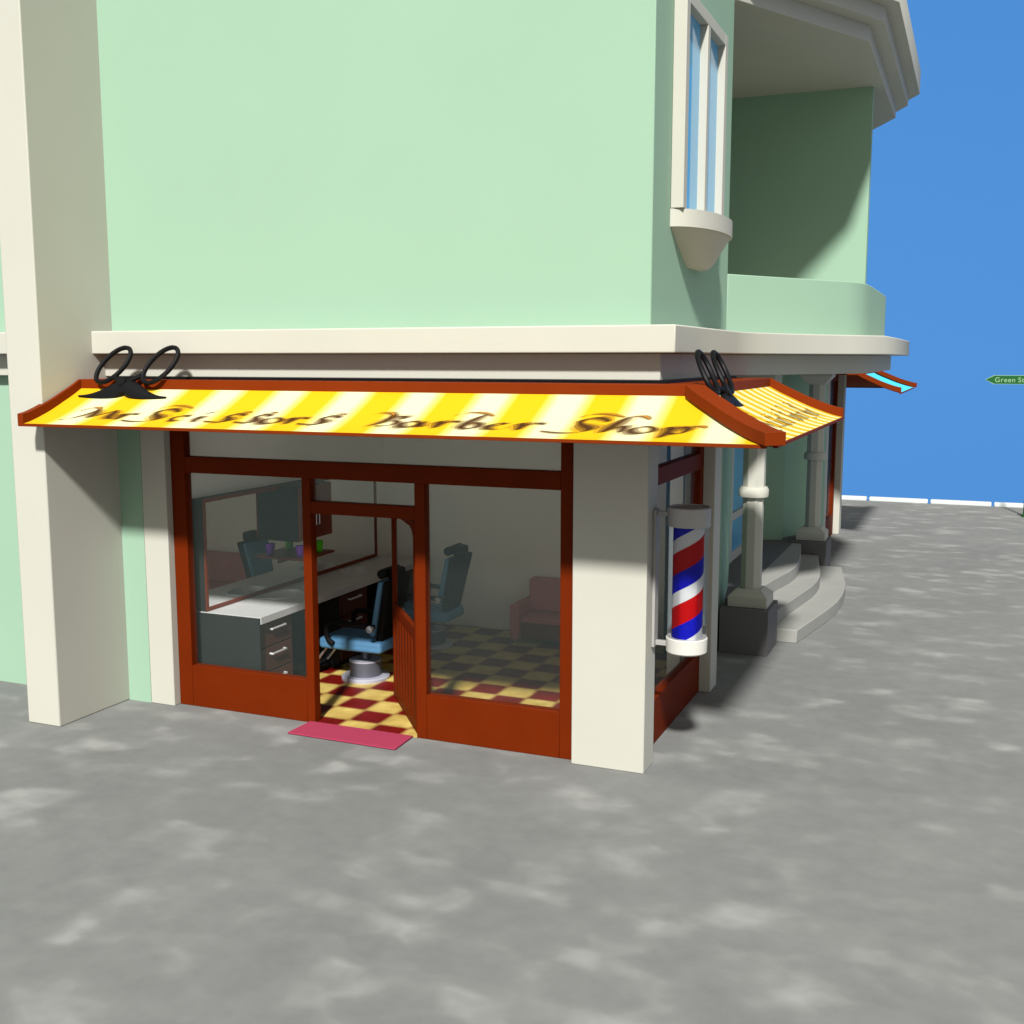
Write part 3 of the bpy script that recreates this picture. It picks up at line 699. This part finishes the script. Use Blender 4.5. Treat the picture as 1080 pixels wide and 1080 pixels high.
# barber chair, faces -X
def make_chair():
    o = thing('barber_chair', (0, 0, .006), 'x', 'barber chair', 'blue barber chairs facing the mirror')
    m = MB(); m.lathe([(.0, 0), (.285, 0), (.285, .03), (.265, .045), (0, .045)], (0, 0, 0), 32, cap=False); m.build('base_plate', M['base'], o)
    m = MB(); m.lathe([(.19, .045), (.19, .215)], (0, 0, 0), 32, cap=False); dr = m.build('pedestal', M['drum'], o)
    m = MB(); m.lathe([(0, .215), (.191, .215), (.191, .228), (0, .228)], (0, 0, 0), 32, cap=False); m.build('pedestal_top', M['base'], dr)
    m = MB(); m.lathe([(.05, .228), (.05, .38)], (0, 0, 0), 16, cap=False); m.build('lift_column', M['drum'], o)
    m = MB(); m.box(-.47, .36, -.28, .28, .375, .515); m.build('seat', M['blue'], o, .045, 4)
    # back: shell and cushion, leaning
    def slab(xb, xt, z0_, z1_, hw0, hw1, th_, name, mt, bev):
        m = MB(); m.loft([[(xb, -hw0, z0_), (xb+th_, -hw0, z0_), (xb+th_, hw0, z0_), (xb, hw0, z0_)], [(xt, -hw1, z1_), (xt+th_, -hw1, z1_), (xt+th_, hw1, z1_), (xt, hw1, z1_)]])
        return m.build(name, mt, o, bev, 3)
    slab(.175, .33, .56, 1.225, .22, .275, .07, 'back_cushion', M['blue'], .03)
    slab(.246, .402, .50, 1.235, .20, .28, .09, 'back_shell', M['black'], .03)
    m = MB(); m.box(.38, .50, -.13, .13, 1.225, 1.36); h = m.build('headrest', M['black'], o, .04, 3)
    m = MB(); m.tube([(.10+.24, -.19, 1.30), (.10+.24, .19, 1.30)], .058, 12); m.build('head_roll', M['black'], h)
    for s in (-1, 1):
        y = s*.31
        pts = [(.30, y, .70), (-.02, y, .715), (-.22, y, .73), (-.30, y, .715), (-.335, y, .66), (-.335, y, .56), (-.31, y, .50), (-.25, y, .46)]
        m = MB(); m.tube(pts, .032, 10); m.build('armrest', M['black'], o)
    m = MB(); m.lathe([(.022, 0), (.045, .06), (.04, .09), (.0, .095)], (0, 0, 0), 14, axis='y', cap=False); k = m.build('lever_knob', M['chrome'], o); k.location = (.30, -.34, .70); k.rotation_euler = (0, 0, R(180))
    for s in (-1, 1):
        m = MB(); m.tube([(-.40, s*.16, .40), (-.52, s*.16, .25), (-.62, s*.16, .12), (-.70, s*.16, .10)], .016, 8); m.build('footrest_strut', M['chrome'], o)
    m = MB(); m.loft([[(-.62, -.2, .085), (-.62, .2, .085), (-.60, .2, .115), (-.60, -.2, .115)], [(-.80, -.2, .15), (-.80, .2, .15), (-.79, .2, .18), (-.79, -.2, .18)]])
    m.box(-.66, -.60, -.2, .2, .03, .085)
    m.build('foot_plate', M['black'], o, .008)
    return o
CH = make_chair(); CH.location = (-3.90, 1.75, .006)
CH['label'] = 'blue and black barber chair right behind the open doorway, nearer to the street'
C2 = copy_tree(CH); C2.location = (-3.87, 3.42, .006)
C2['label'] = 'blue and black barber chair farther inside, seen through the right window pane'

# couch
CO = thing('waiting_couch', (-2.95, 3.9, .006), 'red leather couch with dark arms against the back wall', 'couch')
part('seat_base', M['wood'], CO, (.13, 1.62, .08, .64, .06, .27), bevel=.01)
part('seat_cushion', M['couch'], CO, (.135, 1.615, .06, .50, .272, .36), bevel=.02)
part('backrest', M['couch'], CO, (.10, 1.65, .44, .66, .362, .80), bevel=.02)
part('armrest', M['couch'], CO, (0, .128, .0, .66, .05, .52), bevel=.012)
part('armrest', M['couch'], CO, (1.622, 1.75, .0, .66, .05, .52), bevel=.012)
for x in (.06, 1.69):
    for y in (.05, .6):
        m = MB(); m.lathe([(.02, 0), (.026, .052)], (x, y, 0), 12); m.build('foot', M['chrome'], CO)
# tall cupboard
TC = thing('tall_cupboard', (-.92, 4.12, .006), 'tall dark wooden cupboard in the back right corner of the shop', 'cupboard')
part('cupboard_body', M['carcass'], TC, (0, .40, .025, .46, 0, 3.38), bevel=.006)
for a in (.005, .203):
    part('cupboard_door', M['carcass'], TC, (a, a+.192, 0, .023, .08, 3.3), bevel=.004)

# ------------------------------------------------------------------ street sign
SG_ = thing('street_sign', (3.86, 19.75, 0), 'dark green arrow street sign reading Green St on a pole', 'street sign')
m = MB(); m.lathe([(.035, 0), (.035, 3.45)], (0, 0, 0), 16); m.build('pole', M['greenpaint'], SG_)
m = MB(); m.lathe([(.13, 0), (.13, .05), (.10, .08), (.095, .40), (.06, .46), (.04, .48)], (0, 0, 0), 20); m.build('pole_base', M['greenpaint'], SG_)
def arrow(inset, y0_, y1_):
    m = MB(); h = .105-inset; x0_ = -1.10+inset*1.6
    v = [(x0_, 0), (x0_+.19, -h), (.16-inset, -h), (.16-inset, h), (x0_+.19, h)]
    m.loft([[(x, yy, 3.26+z) for x, z in v] for yy in (y0_, y1_)]); return m
bo = arrow(0, -.055, -.037).build('sign_board', M['signtext'], SG_)
arrow(.009, -.058, -.0552).build('sign_face', M['greenpaint'], bo)
xw = -.89
for word_ in ('Green', 'St'):
    cu = bpy.data.curves.new('sign_text', 'FONT'); cu.body = word_; cu.size = .16; cu.extrude = .001; cu.space_character = 1.12
    to = bpy.data.objects.new('sign_text', cu); col.objects.link(to)
    bpy.context.view_layer.update()
    me = bpy.data.meshes.new_from_object(to.evaluated_get(bpy.context.evaluated_depsgraph_get())); wd_ = to.dimensions.x; bpy.data.objects.remove(to)
    me.materials.clear(); me.materials.append(M['signtext'])
    to = bpy.data.objects.new('sign_text', me); col.objects.link(to); to.parent = bo; to.rotation_euler = (R(90), 0, 0); to.location = (xw, -.0595, 3.204)
    xw += wd_+.07

# ------------------------------------------------------------------ light, sky
sun_to = Vector((.288, -1, .93)).normalized()
L = bpy.data.lights.new('sun', 'SUN'); L.energy = 5.0; L.angle = R(4); L.color = (1, .98, .93)
lo = bpy.data.objects.new('sun', L); col.objects.link(lo); lo.rotation_euler = (-sun_to).to_track_quat('-Z', 'Y').to_euler(); lo.location = (5, -12, 14)

w = bpy.data.worlds.new('World'); scene.world = w; w.use_nodes = True; nt = w.node_tree; nt.nodes.clear()
out = nt.nodes.new('ShaderNodeOutputWorld'); bg = nt.nodes.new('ShaderNodeBackground')
tc = N(nt, 'ShaderNodeTexCoord'); sp = N(nt, 'ShaderNodeSeparateXYZ'); nt.links.new(tc.outputs['Generated'], sp.inputs[0])
ab = N(nt, 'ShaderNodeMath', operation='ABSOLUTE'); nt.links.new(sp.outputs[2], ab.inputs[0])
zz = N(nt, 'ShaderNodeMath', operation='MULTIPLY_ADD'); zz.inputs[1].default_value = .12; zz.inputs[2].default_value = .62; nt.links.new(ab.outputs[0], zz.inputs[0])
cb_ = N(nt, 'ShaderNodeCombineXYZ'); nt.links.new(sp.outputs[0], cb_.inputs[0]); nt.links.new(sp.outputs[1], cb_.inputs[1]); nt.links.new(zz.outputs[0], cb_.inputs[2])
nv = N(nt, 'ShaderNodeVectorMath', operation='NORMALIZE'); nt.links.new(cb_.outputs[0], nv.inputs[0])
sk = nt.nodes.new('ShaderNodeTexSky'); sk.sky_type = 'NISHITA'; sk.sun_disc = False
sk.sun_elevation = math.asin(sun_to.z); sk.sun_rotation = math.atan2(sun_to.x, sun_to.y); sk.dust_density = .2; sk.air_density = 1.0; sk.ozone_density = 2.0
nt.links.new(nv.outputs[0], sk.inputs[0])
# pale fill added overhead and sunward to neutralise ambient light; clear blue low down
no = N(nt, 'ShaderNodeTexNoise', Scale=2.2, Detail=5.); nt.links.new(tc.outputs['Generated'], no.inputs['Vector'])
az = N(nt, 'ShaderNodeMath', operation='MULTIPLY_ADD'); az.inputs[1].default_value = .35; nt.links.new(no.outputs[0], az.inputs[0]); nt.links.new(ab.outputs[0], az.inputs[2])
pale_fill = ramp(nt, az.outputs[0], [(.47, (0, 0, 0)), (.57, (1, 1, 1))])
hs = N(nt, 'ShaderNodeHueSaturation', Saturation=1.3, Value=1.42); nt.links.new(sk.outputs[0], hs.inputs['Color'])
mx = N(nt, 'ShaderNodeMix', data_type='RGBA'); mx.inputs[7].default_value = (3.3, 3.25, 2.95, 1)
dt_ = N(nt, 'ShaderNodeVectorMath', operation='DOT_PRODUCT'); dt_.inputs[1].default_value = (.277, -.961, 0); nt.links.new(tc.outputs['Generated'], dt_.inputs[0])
near = ramp(nt, dt_.outputs['Value'], [(.0, (0, 0, 0)), (.4, (1, 1, 1))])  # unseen sky behind the camera paled to neutralise shade and reflections
vm = N(nt, 'ShaderNodeMath', operation='MAXIMUM'); nt.links.new(pale_fill, vm.inputs[0]); nt.links.new(near, vm.inputs[1])
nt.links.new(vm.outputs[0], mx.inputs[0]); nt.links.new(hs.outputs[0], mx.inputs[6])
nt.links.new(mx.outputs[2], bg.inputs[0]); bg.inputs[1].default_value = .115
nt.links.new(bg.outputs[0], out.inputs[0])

# ------------------------------------------------------------------ camera
cam = bpy.data.cameras.new('camera'); co = bpy.data.objects.new('camera', cam); col.objects.link(co)
cam.sensor_width = 32; cam.lens = 35; cam.clip_end = 500; cam.clip_start = .05
co.location = (2.6455, -9.499, 3.75); co.rotation_euler = (R(90-7.786), 0, R(22.54))
scene.camera = co
scene.view_settings.view_transform = 'Standard'; scene.view_settings.look = 'None'; scene.view_settings.gamma = 1; scene.view_settings.exposure = .48
try: scene.cycles.max_bounces = 12; scene.cycles.transparent_max_bounces = 12; scene.cycles.diffuse_bounces = 6
except Exception: pass
